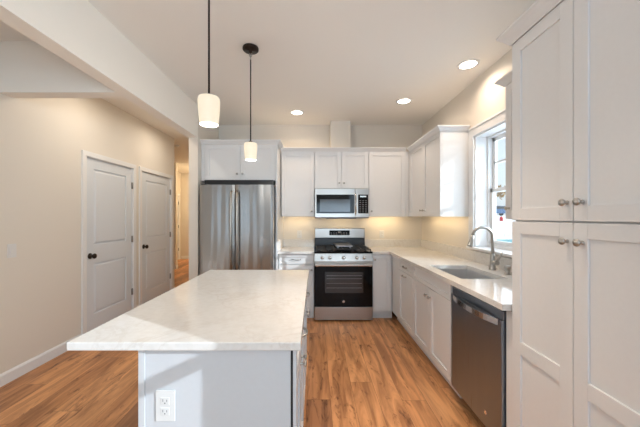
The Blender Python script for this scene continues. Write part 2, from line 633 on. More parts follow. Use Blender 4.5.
# rear picture window and side window behind the camera: frames with panes
def big_window(name, axis, at, b0, b1, c0, c1, n):
    mb = MB()
    t = .06

    def bx(p0, p1, q0, q1):
        if axis == 'x': mb.box(p0, p1, at - .1, at, q0, q1)
        else: mb.box(at - .1, at, p0, p1, q0, q1)
    bx(b0, b1, c0, c0 + t); bx(b0, b1, c1 - t, c1)
    for k in range(n + 1):
        p = b0 + (b1 - b0 - t) * k / n
        bx(p, p + t, c0 + t, c1 - t)
    o = mb.build(name, 'trim', kind='structure')
    g = MB()
    if axis == 'x': g.box(b0 + t, b1 - t, at - .055, at - .05, c0 + t, c1 - t)
    else: g.box(at - .055, at - .05, b0 + t, b1 - t, c0 + t, c1 - t)
    g.build('pane', 'window_glass', o)


big_window('window_3', 'x', YF - .03, -.6, 1.5, .45, 2.35, 2)
big_window('window_added', 'y', XR + .15, -3.2, -1.6, .8, 2.4, 2)  # unseen window, added to go with the left wall fill
big_window('window_4', 'y', XL - .02, -2.9, -.9, .7, 2.3, 2)

# interior doors in the left wall
def panel_door(name, X, y0, y1, panels, knob_y, hinge_side, hz, slab_back=.02, casing=(.06, .06), knob=True, knob_z=.925):
    case = MB()
    c0, c1 = casing
    tt = .018
    case.box(X, X + tt, y0 - c0, y0 - .002, 0, DH + .0015, .002)
    case.box(X, X + tt, y1 + .002, y1 + c1, 0, DH + .0015, .002)
    case.box(X, X + tt, y0 - c0, y1 + c1, DH + .002, DH + .058, .002)
    # jambs
    case.box(X - .14, X, y0, y0 + .004, 0, DH); case.box(X - .14, X, y1 - .004, y1, 0, DH)
    case.box(X - .14, X, y0, y1, DH - .004, DH)
    o = case.build(name, 'trim', kind='structure')
    s = MB()
    f = X - .006
    d = .035
    ya, yb, za, zb = y0 + .007, y1 - .007, .012, DH - .009
    st = .115
    s.box(f - d, f - .012, ya, yb, za, zb)                      # core
    s.box(f - .012, f, ya, ya + st, za, zb)
    s.box(f - .012, f, yb - st, yb, za, zb)
    zs = [za] + [q for p in panels for q in p] + [zb]
    for i in range(0, len(zs), 2):
        s.box(f - .012, f, ya + st, yb - st, zs[i], zs[i + 1])
    for (p0, p1) in panels:                                      # raised fields with sloped edges
        a0, a1 = ya + st, yb - st
        e = .034
        vs = [(f - .012, a0 + .010, p0 + .010), (f - .012, a1 - .010, p0 + .010), (f - .012, a1 - .010, p1 - .010), (f - .012, a0 + .010, p1 - .010),
              (f - .002, a0 + e, p0 + e), (f - .002, a1 - e, p0 + e), (f - .002, a1 - e, p1 - e), (f - .002, a0 + e, p1 - e)]
        s.add(vs, [(4, 5, 6, 7), (0, 1, 5, 4), (1, 2, 6, 5), (2, 3, 7, 6), (3, 0, 4, 7)])
    slab = s.build('door_slab', 'door', o)
    if knob:
        k = MB()
        k.lathe((f, knob_y, knob_z), (1, 0, 0), [(0, 0), (0, .033), (.006, .033), (.010, .022), (.014, .012), (.034, .011), (.040, .024),
                                             (.050, .030), (.060, .028), (.068, .016), (.070, 0)])
        k.build('door_knob', 'bronze', slab, 'dark bronze round door knob')
    for z in hz:
        h = MB()
        hy = y1 - .003 if hinge_side > 0 else y0 + .003
        h.tube([(X + .004, hy, z - .045), (X + .004, hy, z + .045)], .0065, 8)
        h.box(X - .012, X + .001, hy - .016, hy + .012, z - .044, z + .044)
        h.build('door_hinge', 'hinge', o, 'grey metal door hinge')
    return o


PN = [(.25, .835), (1.045, 1.918)]
panel_door('door_1', XL, *D1, PN, 3.213, 1, (.33, 1.06, 1.80), casing=(.058, .06))
panel_door('door_2', XL, *D2, PN, 4.215, 1, (.33, 1.06, 1.80), casing=(.058, .06))
panel_door('door_3', -4.35, 8.22, 9.06, PN, 8.3, 1, (.33, 1.06, 1.80), casing=(.06, .06))

# ------------------------------------------------------------------ cabinet helpers
def shaker(mb, o, U, N, w, h, t=.02, rail=.057, rec=.012, mids=(), bev=.0015):
    """shaker front: origin at the lower corner, width along U, face looking along N"""
    mb.obox(o, U, N, 0, rail, 0, h, 0, t, bev)
    mb.obox(o, U, N, w - rail, w, 0, h, 0, t, bev)
    mb.obox(o, U, N, rail, w - rail, 0, rail, 0, t, bev)
    mb.obox(o, U, N, rail, w - rail, h - rail, h, 0, t, bev)
    for (m0, m1) in mids:
        mb.obox(o, U, N, rail, w - rail, m0, m1, 0, t, bev)
    mb.obox(o, U, N, rail - .005, w - rail + .005, rail - .005, h - rail + .005, 0, t - rec)
    return mb


def flat_front(mb, o, U, N, w, h, t=.02, bev=.002):
    mb.obox(o, U, N, 0, w, 0, h, 0, t, bev)
    return mb


def knob(parent, p, N, s=1.0):
    mb = MB()
    mb.lathe(p, N, [(0, 0), (0, .009 * s), (.003, .008 * s), (.008, .0055 * s), (.015, .006 * s), (.018, .014 * s), (.022, .016 * s),
                    (.026, .0155 * s), (.030, .010 * s), (.031, 0)], 20)
    return mb.build('knob', 'nickel', parent, 'brushed nickel cabinet knob')


def pull(parent, c, U, N, L=.10):
    c, U, N = Vector(c), Vector(U), Vector(N)
    mb = MB()
    pts, rs = [], []
    for i in range(13):
        t = i / 12
        u = (t - .5) * L * 1.12
        out = .030 * (1 - abs(2 * t - 1) ** 3.0)
        pts.append(c + U * u + N * out)
        rs.append(.0050 + .0018 * abs(2 * t - 1))
    mb.tube(pts, rs, 10)
    for sgn in (-1, 1):
        mb.lathe(c + U * (sgn * L * .56), N, [(0, 0), (0, .009), (.004, .008), (.006, 0)], 12)
    return mb.build('handle', 'nickel', parent, 'brushed nickel bow handle')


CROWN = [(0, 0), (.008, 0), (.010, .006), (.016, .012), (.028, .026), (.040, .036), (.046, .042), (.046, .052), (0, .052)]


def crown(parent, path, z, mat='cabinet', prof=CROWN):
    """crown moulding along a list of (x,y) with outward side on the right of travel"""
    pts = [Vector((p[0], p[1])) for p in path]
    n = len(pts)
    dirs = [(pts[i + 1] - pts[i]).normalized() for i in range(n - 1)]
    outs = [Vector((d.y, -d.x)) for d in dirs]
    vs, fs = [], []
    for i, p in enumerate(pts):
        if i == 0: o = outs[0]
        elif i == n - 1: o = outs[-1]
        else:
            o = (outs[i - 1] + outs[i])
            o = o / (1 + outs[i - 1].dot(outs[i]))
        for (a, b) in prof:
            q = p + o * a
            vs.append((q.x, q.y, z + b))
    k = len(prof)
    for i in range(n - 1):
        for j in range(k):
            fs.append((i * k + j, i * k + (j + 1) % k, (i + 1) * k + (j + 1) % k, (i + 1) * k + j))
    fs.append(tuple(range(k))[::-1])
    fs.append(tuple(range((n - 1) * k, n * k)))
    return MB().add(vs, fs).build('crown', mat, parent)


YU, YBASE = 4.03, 3.77          # door faces of the back run
XU, XBASE = 1.333, 1.022        # door faces of the right run
ZU0, ZU1 = 1.372, 2.292
UX, UY = (1, 0, 0), (0, 1, 0)
NB, NR = (0, -1, 0), (-1, 0, 0)  # outward normals of the back run and right run
ZK = .112                        # toe kick height
ZCU = 2.300                      # carcass top under the crown

# --- back wall cabinets
def wall_cab_back(x0, x1, z0, label, doors, knobs, fill_r=0.0):
    t = thing('wall_cabinet', ((x0 + x1) / 2, YB, z0), label, 'cabinet', )
    B(x0 + .0005, x1 - .0005, YU + .021, YB - .001, z0, ZCU).build('body', 'cabinet', t)
    if fill_r:
        pass
    for (a, b, kx) in doors:
        m = shaker(MB(), (a, YU + .02, z0 + .003), UX, NB, b - a, ZU1 - z0 - .003)
        d = m.build('door', 'cabinet', t)
        knob(d, (kx, YU, z0 + .075), NB, .85)
    return t


tA = wall_cab_back(-.480, -.006, ZU0, 'white wall cabinet with one door between the refrigerator panel and the microwave', [(-.474, -.010, -.045)], 1)
crown(tA, [(-.480, YU), (-.006, YU)], ZU1)
tB = wall_cab_back(-.005, .762, 1.770, 'short white two-door wall cabinet directly above the microwave', [(-.002, .376, .345), (.380, .759, .411)], 1)
crown(tB, [(-.005, YU), (.762, YU)], ZU1)
tC = wall_cab_back(.763, 1.332, ZU0, 'white single-door wall cabinet right of the microwave in the corner', [(.767, 1.285, .80)], 1)
crown(tC, [(.763, YU), (1.284, YU)], ZU1)
B(1.288, 1.332, YU + .004, YU + .0208, ZU0 + .003, ZU1).build('filler', 'cabinet', tC)

# --- right wall upper by the corner
t = thing('wall_cabinet', (XR, 3.5, ZU0), 'white two-door wall cabinet on the right wall left of the window, its side panel bright', 'cabinet')
B(XU + .021, XR - .001, 3.022, YB - .001, ZU0, ZCU).build('body', 'cabinet', t)
B(XU + .0, XU + .0208, 3.990, 4.028, ZU0 + .003, ZU1).build('filler', 'cabinet', t)
for (a, b, ky) in ((3.024, 3.505, 3.462), (3.509, 3.988, 3.552)):
    d = shaker(MB(), (XU + .02, a, ZU0 + .003), UY, NR, b - a, ZU1 - ZU0 - .003).build('door', 'cabinet', t)
    knob(d, (XU, ky, ZU0 + .075), NR, .85)
crown(t, [(XU, 3.984), (XU, 3.022), (XR - .022, 3.022)], ZU1 - .012)

# --- small upper between window and pantry
t = thing('wall_cabinet', (XR, 1.8, 1.352), 'narrow white wall cabinet between the window and the tall pantry', 'cabinet')
B(XU + .021, XR - .001, 1.492, 1.99, 1.352, ZCU).build('body', 'cabinet', t)
d = shaker(MB(), (XU + .02, 1.494, 1.355), UY, NR, .494, ZU1 - 1.355).build('door', 'cabinet', t)
knob(d, (XU, 1.950, 1.352 + .075), NR, .85)
crown(t, [(XU, 1.494), (XU, 1.99), (XR - .022, 1.99)][::-1], ZU1 - .012)

# --- tall pantry
XP = 1.03
py0, pym, py1 = .78, 1.134, 1.485
t = thing('pantry_cabinet', (XR, 1.13, 0), 'tall white four-door pantry cabinet at the right of the photo, floor to crown', 'cabinet')
B(XP + .021, XR - .001, py0 - .01, 1.49, ZK, 2.30).build('body', 'cabinet', t)
B(XP + .08, XR - .001, py0 - .01, 1.49, 0, ZK - .0005).build('toe_kick', 'cabinet', t)
for (z0, z1, mids) in ((.115, 1.345, ((.560, .625),)), (1.352, 2.264, ())):
    for (a, b, ky) in ((pym + .0015, py1, pym + .026), (py0, pym - .0015, pym - .040)):
        d = shaker(MB(), (XP + .02, a, z0), UY, NR, b - a, z1 - z0, rail=.060, mids=mids, rec=.008).build('door', 'cabinet', t)
        knob(d, (XP, ky, 1.27 if z0 < 1 else 1.428), NR, .95)
crown(t, [(XU - .052, 1.49), (XP, 1.49), (XP, py0 - .01)], 2.268,
      prof=[(0, 0), (.006, 0), (.008, .006), (.014, .012), (.026, .03), (.040, .045), (.048, .052), (.048, .064), (0, .064)])

# --- refrigerator enclosure
YFC = 3.70
t = thing('wall_cabinet', (-1.0, YB, 1.84), 'deep white two-door cabinet above the refrigerator', 'cabinet')
B(-1.481, -.516, YFC + .021, YB - .001, 1.838, 2.315).build('body', 'cabinet', t)
m = MB()
m.box(-1.481, -1.440, YFC + .004, YFC + .0208, 1.84, 2.312)
m.build('filler', 'cabinet', t)
for (a, b, kx) in ((-1.437, -.977, -1.010), (-.973, -.519, -.940)):
    d = shaker(MB(), (a, YFC + .02, 1.842), UX, NB, b - a, .468).build('door', 'cabinet', t)
    knob(d, (kx, YFC, 1.842 + .085), NB, .9)
crown(t, [(-1.481, YFC), (-.490, YFC), (-.490, YU)], 2.312)
tag(B(-.514, -.492, YFC, YB - .001, 0, 2.311, bev=.001).build('end_panel', 'cabinet'), 'tall white side panel on the right of the refrigerator', 'panel')

# --- refrigerator
YRF = 3.45
t = thing('refrigerator', (-.953, 3.9, 0), 'stainless steel french-door refrigerator beside the hall', 'refrigerator')
B(-1.405, -.520, 3.530, 4.30, .02, 1.752, bev=.004).build('body', 'black', t)


def bowed(x0, x1, y, d, z0, z1, bow=.005, seg=14):
    m = MB()
    prof = []
    for i in range(seg + 1):
        u = i / seg
        e = min(1, min(u, 1 - u) / .06)
        yy = y + .012 * (1 - math.sqrt(max(0, 1 - (1 - e) ** 2))) + bow * (2 * u - 1) ** 2
        prof.append((x0 + (x1 - x0) * u, yy))
    prof += [(x1, y + d), (x0, y + d)]
    m.prism(prof, 'z', z0, z1)
    return m


d1 = bowed(-1.408, -.976, YRF, .075, .62, 1.760).build('door', 'steel_fridge', t)
d2 = bowed(-.970, -.508, YRF, .075, .62, 1.760).build('door', 'steel_fridge', t)
d3 = bowed(-1.408, -.508, YRF, .075, .06, .612).build('freezer_drawer', 'steel_fridge', t)
for (d, x) in ((d1, -1.008), (d2, -.936)):
    m = MB()
    pts = [(x, YRF + .004, .72), (x, YRF - .035, .735), (x, YRF - .050, .80), (x, YRF - .056, 1.2), (x, YRF - .050, 1.60), (x, YRF - .035, 1.665), (x, YRF + .004, 1.68)]
    m.tube(pts, .0135, 12)
    m.build('handle', 'steel', d)
m = MB()
m.tube([(-1.32, YRF + .01, .55), (-1.30, YRF - .045, .55), (-.62, YRF - .045, .55), (-.60, YRF + .01, .55)], .0135, 12)
m.build('handle', 'steel', d3)
B(-1.40, -.53, 3.60, 3.64, 1.7525, 1.836).build('top_gap_shade', 'black', t)  # black slab painting in the darkness between fridge top and cabinet
B(-1.39, -.53, 3.50, 3.56, 0, .06).build('foot_grille', 'black', t)
for xx in (-1.40, -.60): B(xx, xx + .07, 3.49, 3.56, 1.7605, 1.775, bev=.003).build('hinge_cover', 'black', t)

# --- base cabinets on the back wall
def base_back(x0, x1, label, drawer, kn, pullx=None):
    t = thing('base_cabinet', ((x0 + x1) / 2, YB, 0), label, 'cabinet')
    B(x0 + .0005, x1 - .0005, YBASE + .021, YB - .001, ZK, .8745).build('body', 'cabinet', t)
    B(x0 + .0005, x1 - .0005, YBASE + .075, YBASE + .095, 0, ZK - .0005).build('toe_kick', 'cabinet', t)
    return t


t = base_back(-.490, -.012, 'white base cabinet with a drawer between refrigerator and range', True, 1)
d = shaker(MB(), (-.478, YBASE + .02, .735), UX, NB, .460, .134, rail=.035).build('drawer', 'cabinet', t)
pull(d, (-.248, YBASE, .802), UX, NB, .10)
d = shaker(MB(), (-.478, YBASE + .02, .118), UX, NB, .460, .611).build('door', 'cabinet', t)
knob(d, (-.045, YBASE, .665), NB, .85)
t = base_back(.760, 1.042, 'narrow white base cabinet with a single door right of the range', False, 1)
d = shaker(MB(), (.768, YBASE + .02, .118), UX, NB, .245, .751).build('door', 'cabinet', t)
knob(d, (.795, YBASE, .800), NB, .85)

# --- base cabinets on the right wall
def base_right(y0, y1, label):
    t = thing('base_cabinet', (XR, (y0 + y1) / 2, 0), label, 'cabinet')
    ztop = .8745
    if y1 < 3 and y1 > 2.2:      # sink base is open for the bowl
        m = MB()
        m.box(XBASE + .021, XR - .001, y0 + .0005, y1 - .0005, ZK, .64)
        m.box(XBASE + .021, XBASE + .045, y0 + .0005, y1 - .0005, .64, ztop)
        m.box(XR - .03, XR - .001, y0 + .0005, y1 - .0005, .64, ztop)
        m.build('body', 'cabinet', t)
    else:
        B(XBASE + .021, XR - .001, y0 + .0005, y1 - .0005, ZK, ztop).build('body', 'cabinet', t)
    B(XBASE + .075, XBASE + .095, y0 + .0005, y1 - .0005, 0, ZK - .0005).build('toe_kick', 'cabinet', t)
    return t


t = base_right(2.963, 3.790, 'white base cabinet in the right run with a drawer and door, nearest the corner')
d = shaker(MB(), (XBASE + .02, 2.967, .735), UY, NR, .50, .134, rail=.035).build('drawer', 'cabinet', t)
pull(d, (XBASE, 3.22, .795), UY, NR, .10)
d = shaker(MB(), (XBASE + .02, 2.967, .118), UY, NR, .50, .611).build('door', 'cabinet', t)
pull(d, (XBASE, 3.24, .690), UY, NR, .10)
B(XBASE + .003, XBASE + .0208, 3.472, 3.767, ZK + .003, .872).build('filler', 'cabinet', t)
t = base_right(2.140, 2.962, 'white sink base cabinet with two doors and a false front under the sink')
shaker(MB(), (XBASE + .02, 2.146, .735), UY, NR, .812, .134, rail=.035).build('false_front', 'cabinet', t)
for (a, b, ky) in ((2.146, 2.550, 2.515), (2.554, 2.958, 2.590)):
    d = shaker(MB(), (XBASE + .02, a, .118), UY, NR, b - a, .611).build('door', 'cabinet', t)
    knob(d, (XBASE, ky, .655), NR, .95)

# --- dishwasher
t = thing('dishwasher', (XR - .3, 1.84, 0), 'dark stainless steel dishwasher under the counter beside the pantry', 'dishwasher')
B(1.06, 1.63, 1.545, 2.082, .09, .868).build('body', 'plastic_grey', t)
B(1.11, 1.13, 1.545, 2.132, 0, .0895).build('toe_kick', 'black', t)
m = MB()
y0, y1 = 1.553, 2.126
m.box(1.020, 1.0595, y0, y1, .112, .800, .004)
# upper part with the pocket behind the handle
m.box(1.028, 1.0595, y0, y1, .8005, .850, .003)
dd = m.build('door', 'steel_dark', t, 'dark brushed steel dishwasher door')
m = MB()
n = 16
pts = []
for i in range(n + 1):
    u = i / n
    yy = y0 + .028 + (y1 - y0 - .056) * u
    pts.append((1.018 - .040 * (1 - abs(2 * u - 1) ** 2.2), yy))
prof = pts + [(p[0] + .010, p[1]) for p in pts[::-1]]
m.prism(prof, 'z', .765, .800)
m.build('handle', 'chrome', dd, 'curved bright steel bar handle')
B(1.029, 1.0595, y0 + .004, y1 - .004, .8505, .866).build('control_strip', 'black_glass', t)
MB().lathe((1.020, 1.70, .200), (-1, 0, 0), [(0, 0), (0, .012), (.0015, .012), (.002, .010), (.002, 0)], 20).build('emblem', 'emblem', dd)
tag(B(1.040, 1.62, 1.4925, 1.5435, 0, .868).build('filler_panel', 'cabinet'), 'white filler strip between the dishwasher and pantry', 'panel')

# --- countertops
ZT, ZTB = .910, .876
m = MB()
XE, YE = .985, 3.742
# L-shaped slab built round the sink cut-out
sx0, sx1, sy0, sy1 = 1.085, 1.44, 2.105, 2.69
xw = XR - .001
m.box(.759, xw, YE, YB - .001, ZTB, ZT)
m.box(XE, xw, sy1, YE, ZTB, ZT)
m.box(XE, sx0, sy0, sy1, ZTB, ZT)
m.box(sx1, xw, sy0, sy1, ZTB, ZT)
m.box(XE, xw, 1.4925, sy0, ZTB, ZT)
ct = m.build('countertop', 'quartz')
tag(ct, 'white quartz L-shaped countertop running from the range to the pantry', 'countertop')
m = MB()
m.box(.759, xw, YB - .021, YB - .001, ZT, ZT + .11, .001)
m.box(XR - .021, xw, 1.4925, YB - .021, ZT, ZT + .11, .001)
m.build('backsplash', 'quartz', ct)
ct = tag(B(-.4905, -.012, YE, YB - .001, ZTB, ZT, bev=.003).build('countertop', 'quartz'), 'short white quartz countertop between the refrigerator panel and range', 'countertop')
B(-.4905, -.012, YB - .021, YB - .001, ZT, ZT + .11, bev=.001).build('backsplash', 'quartz', ct)

# --- sink
t = thing('kitchen_sink', ((sx0 + sx1) / 2, (sy0 + sy1) / 2, .66), 'stainless steel undermount sink set into the counter below the window', 'sink')
m = MB()
g = .004
zb = .67
for (a, b, c, d_) in ((sx0 - .015, sx0 - g, sy0 - .015, sy1 + .015), (sx1 + g, sx1 + .015, sy0 - .015, sy1 + .015),
                      (sx0 - g, sx1 + g, sy0 - .015, sy0 - g), (sx0 - g, sx1 + g, sy1 + g, sy1 + .015)):
    m.box(a, b, c, d_, zb, ZTB - .001)
m.box(sx0 - .015, sx1 + .015, sy0 - .015, sy1 + .015, zb - .01, zb)
m.build('basin', 'steel_sink', t)
MB().lathe((1.30, 2.40, zb), (0, 0, 1), [(0, .045), (.003, .045), (.004, .038), (.001, .03), (.001, 0)]).build('drain', 'chrome', t)

# --- faucet
fx, fy = 1.545, 2.47
t = thing('faucet', (fx, fy, ZT), 'brushed nickel pull-down gooseneck faucet behind the sink', 'faucet')
m = MB()
m.lathe((fx, fy, ZT + .0005), (0, 0, 1), [(0, 0), (0, .029), (.005, .029), (.009, .026), (.05, .024), (.11, .021), (.14, .0145)])
pts = [(fx, fy, ZT + .13), (fx, fy, 1.16)]
R = .088
for i in range(1, 13):
    a = PI * .93 * i / 12
    pts.append((fx - R + R * math.cos(a), fy, 1.19 + R * math.sin(a)))
m.tube(pts, .0135, 14)
m.build('spout', 'nickel', t)
m = MB()
ex, ez = pts[-1][0], pts[-1][2]
m.tube([(ex, fy, ez), (ex - .006, fy, ez - .03), (ex - .022, fy, ez - .085), (ex - .026, fy, ez - .10)], [.0145, .016, .022, .021], 14)
m.build('spray_head', 'nickel', t)
m = MB()
m.tube([(fx + .0, fy - .012, ZT + .062), (fx + .004, fy - .058, ZT + .068)], .021, 14)
m.tube([(fx + .002, fy - .050, ZT + .075), (fx + .012, fy - .072, ZT + .115), (fx + .024, fy - .095, ZT + .165)], [.013, .009, .006], 10)
m.build('lever', 'nickel', t)
t2 = thing('soap_dispenser', (1.535, 2.265, ZT), 'small chrome dispenser cap standing on the counter beside the faucet', 'dispenser')
MB().lathe((1.535, 2.265, ZT + .0005), (0, 0, 1), [(0, 0), (0, .026), (.004, .026), (.008, .019), (.045, .019), (.047, .023), (.066, .023), (.070, .019), (.071, 0)]).build('cap', 'nickel', t2)

# --- range
YR = 3.70
x0, x1 = -.008, .754
t = thing('gas_range', (.373, 4.0, 0), 'stainless steel gas range with a black glass oven door', 'range')
m = MB()
m.box(x0, x1, 3.742, 4.345, .035, .888, .003)
m.build('body', 'black', t)
for xx in (x0 + .05, x1 - .05):
    for yy in (3.80, 4.28): MB().tube([(xx, yy, 0), (xx, yy, .036)], .018, 10).build('foot', 'black', t)
B(x0, x1, YR + .004, YR + .040, .018, .190, bev=.006).build('drawer', 'steel', t, 'stainless steel storage drawer')
dd = B(x0 + .002, x1 - .002, YR + .002, YR + .040, .196, .742, bev=.005).build('oven_door', 'black_glass', t, 'black glass oven door')
B(.130, .630, YR + .0005, YR + .0018, .375, .650).build('window', 'oven_window', dd)
m = MB()
for zz in (.44, .50, .56, .60): m.box(.150, .610, YR - .0002, YR + .0004, zz, zz + .004)
m.build('rack', 'button', dd)
MB().lathe((.373, YR + .0015, .262), (0, -1, 0), [(0, 0), (0, .016), (.001, .016), (.0014, .013), (.0014, 0)], 20).build('emblem', 'emblem', dd)
m = MB()
m.box(x0 + .006, x1 - .006, YR - .040, YR - .016, .728, .756, .008)
m.box(x0 + .02, x0 + .05, YR - .017, YR + .004, .720, .752, .003)
m.box(x1 - .05, x1 - .02, YR - .017, YR + .004, .720, .752, .003)
m.build('handle', 'chrome', dd, 'wide bright steel oven handle')
m = MB()
m.prism([(YR + .040, .752), (YR + .002, .752), (YR + .002, .790), (YR + .018, .886), (YR + .040, .886)], 'x', x0, x1)
cp = m.build('control_panel', 'steel', t, 'stainless steel knob panel')
for kx in (.095, .190, .373, .545, .640):
    MB().lathe((kx, YR + .0115, .832), (0, -1, .16), [(0, 0), (0, .024), (.004, .024), (.006, .019), (.026, .017), (.029, .015), (.029, 0)], 20).build('control_knob', 'chrome', cp)
m = MB()
m.box(x0 - .001, x1 + .001, YR + .012, 4.27, .8885, .912, .004)
m.build('cooktop', 'black_glass', t, 'black gas cooktop')
bur = []
for (bx_, by_, br) in ((.13, 3.84, .045), (.13, 4.13, .036), (.373, 3.98, .05), (.615, 3.84, .045), (.615, 4.13, .036)):
    MB().lathe((bx_, by_, .9122), (0, 0, 1), [(0, br + .012), (.004, br + .010), (.006, br), (.014, br), (.017, br * .8), (.018, 0)], 20).build('burner', 'cast_iron', t)
for (ga, gb) in ((.012, .250), (.254, .492), (.496, .736)):
    m = MB()
    zt0, zt1 = .934, .946
    for xx in (ga, gb - .012): m.box(xx, xx + .012, YR + .03, 4.25, zt0, zt1, .002)
    for yy in (YR + .03, 3.98, 4.238): m.box(ga, gb, yy, yy + .012, zt0, zt1, .002)
    cx = (ga + gb) / 2
    m.box(cx - .006, cx + .006, YR + .03, 4.25, zt0, zt1, .002)
    for yy in (3.85, 4.12): m.box(ga, gb, yy, yy + .012, zt0, zt1, .002)
    for xx in (ga, gb - .012):
        for yy in (YR + .03, 4.238): m.box(xx, xx + .012, yy, yy + .012, .912, zt0)
    m.build('grate', 'cast_iron', t)
m = MB()
m.box(x0 + .004, x1 - .004, 4.275, 4.345, .8885, 1.05, .003)
m.build('rear_vent', 'black', t)
bgd = B(x0 + .004, x1 - .004, 4.262, 4.345, 1.051, 1.196, bev=.006).build('backguard', 'steel', t, 'stainless steel backguard')
dp = B(.215, .520, 4.2595, 4.2618, 1.092, 1.165).build('display', 'black_glass', bgd)
m = MB()
for i in range(7):
    if i in (3,): continue
    m.box(.235 + i * .038, .258 + i * .038, 4.2585, 4.2594, 1.105, 1.114)
    m.box(.235 + i * .038, .252 + i * .038, 4.2585, 4.2594, 1.126, 1.133)
m.box(.345, .388, 4.2585, 4.2594, 1.124, 1.148)
m.build('button', 'button', dp)
# griddle plate on the middle grate
t = thing('griddle', (.40, 3.99, .947), 'dark grey griddle plate lying on the middle grate of the range', 'griddle')
m = MB()
ga, gb, ya, yb = .280, .505, 3.80, 4.20
m.box(ga, gb, ya, yb, .966, .984, .003)
for xx in (ga + .02, gb - .04):
    for yy in (ya + .02, yb - .04): m.box(xx, xx + .02, yy, yy + .02, .9465, .966)
m.build('plate', 'griddle', t)

# --- microwave
YM = 3.965
t = thing('microwave', (.378, 4.1, 1.348), 'stainless steel over-the-range microwave under the short wall cabinet', 'microwave')
mx0, mx1, mz0, mz1 = -.002, .758, 1.348, 1.767
B(mx0, mx1, 4.005, YB - .002, mz0, mz1).build('body', 'plastic_grey', t)
dd = B(mx0, .560, YM, 4.004, mz0 + .012, mz1 - .001, bev=.004).build('door', 'steel', t, 'stainless steel microwave door')
B(mx0 + .022, .548, YM - .002, YM - .0003, mz0 + .068, mz1 - .088).build('glass', 'black_glass', dd)
B(mx0 + .070, .490, YM - .0032, YM - .0022, mz0 + .090, mz1 - .155).build('window', 'microwave_window', dd)
m = MB()
m.tube([(.566, YM + .002, mz0 + .06), (.566, YM - .030, mz0 + .075), (.566, YM - .036, mz0 + .20), (.566, YM - .030, mz1 - .095), (.566, YM + .002, mz1 - .08)], .011, 12)
m.build('handle', 'chrome', dd)
cp = B(.562, mx1, YM, 4.004, mz0 + .012, mz1 - .001, bev=.004).build('control_panel', 'steel', t)
kp = B(.602, .742, YM - .002, YM - .0003, mz0 + .068, mz1 - .088).build('keypad', 'black_glass', cp)
m = MB()
for r in range(7):
    for c in range(3):
        m.box(.620 + c * .040, .642 + c * .040, YM - .0028, YM - .0022, mz0 + .085 + r * .026, mz0 + .094 + r * .026)
m.build('button', 'button', kp)
B(.630, .715, YM - .0028, YM - .0022, mz1 - .125, mz1 - .105).build('display', 'emblem', kp)
B(.16, .58, YM + .03, 4.25, mz0 - .006, mz0 - .0005).build('vent_grille', 'black', t)

# ------------------------------------------------------------------ island
ix0, ix1, iy0, iy1 = -.907, -.052, 1.034, 2.45
bm_ = B(ix0, ix1, iy0, iy1, .881, .912, bev=.004)
tag(bm_.build('island_countertop', 'quartz'), 'white veined quartz countertop of the kitchen island, lit by a patch of sun', 'countertop')
XI = -.070
NI = (1, 0, 0)
for (a, b, near) in ((1.070, 1.725, True), (1.726, 2.425, False)):
    lab = 'white island cabinet nearest the camera, with an outlet in its end panel' if near else 'white island cabinet at the far end of the island, facing the refrigerator side'
    t = thing('island_cabinet', (-.36, (a + b) / 2, 0), lab, 'cabinet')
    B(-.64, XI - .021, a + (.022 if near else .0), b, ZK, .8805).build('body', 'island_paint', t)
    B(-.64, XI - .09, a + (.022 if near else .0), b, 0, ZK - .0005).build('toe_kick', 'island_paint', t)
    if near:
        m = MB()
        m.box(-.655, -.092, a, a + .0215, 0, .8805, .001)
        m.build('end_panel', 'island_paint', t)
        m = MB()
        m.box(-.662, -.638, a - .008, a - .0005, 0, .8805, .002)
        m.build('corner_trim', 'island_paint', t)
        m = MB()
        m.box(-.083, XI, a, a + .0215, 0, .8805, .001)
        m.build('stile', 'island_paint', t)
        B(-.0915, -.0835, a + .004, a + .0215, 0, .8805).build('gap_shade_strip', 'gap_shade_paint', t)  # near-black strip: the shade between panel and stile, painted in
    B(-.655, -.6405, a + .022, b, 0, .8805, bev=.001).build('back_panel', 'island_paint', t)
    e = .024 if near else .006
    w_ = b - a - e - .006
    o = (XI - .02, a + e, .735)
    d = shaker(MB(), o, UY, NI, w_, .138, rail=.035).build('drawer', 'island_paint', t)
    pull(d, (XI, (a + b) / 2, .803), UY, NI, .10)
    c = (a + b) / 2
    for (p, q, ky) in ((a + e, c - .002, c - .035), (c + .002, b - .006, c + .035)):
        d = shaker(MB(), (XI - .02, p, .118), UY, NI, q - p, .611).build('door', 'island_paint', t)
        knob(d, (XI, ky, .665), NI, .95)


def outlet(c, U, N, label, w=.070, h=.115, switch=False, cat='outlet', group=None):
    c = Vector(c)
    t = thing('light_switch' if switch else 'wall_outlet', tuple(c), label, cat, group)
    o = c - Vector(U) * (w / 2) - Vector((0, 0, h / 2))
    MB().obox(o, U, N, 0, w, 0, h, .0003, .006, .002).build('cover_plate', 'plastic', t)
    if switch:
        MB().obox(c - Vector((0, 0, .033)), U, N, -.016, .016, 0, .066, .0062, .010, .002).build('rocker', 'plastic', t)
    else:
        for s_ in (-1, 1):
            m = MB()
            zc = s_ * .0195
            m.obox(c + Vector((0, 0, zc - .014)), U, N, -.0165, .0165, 0, .028, .0062, .0085, .0015)
            r_ = m.build('receptacle', 'plastic', t)
            m = MB()
            m.obox(c + Vector((0, 0, zc - .002)), U, N, -.0085, -.0060, 0, .010, .0086, .0089)
            m.obox(c + Vector((0, 0, zc - .002)), U, N, .0060, .0085, 0, .008, .0086, .0089)
            m.obox(c + Vector((0, 0, zc - .010)), U, N, -.0025, .0025, 0, .005, .0086, .0089)
            m.build('slot', 'plastic_grey', r_)
    return t


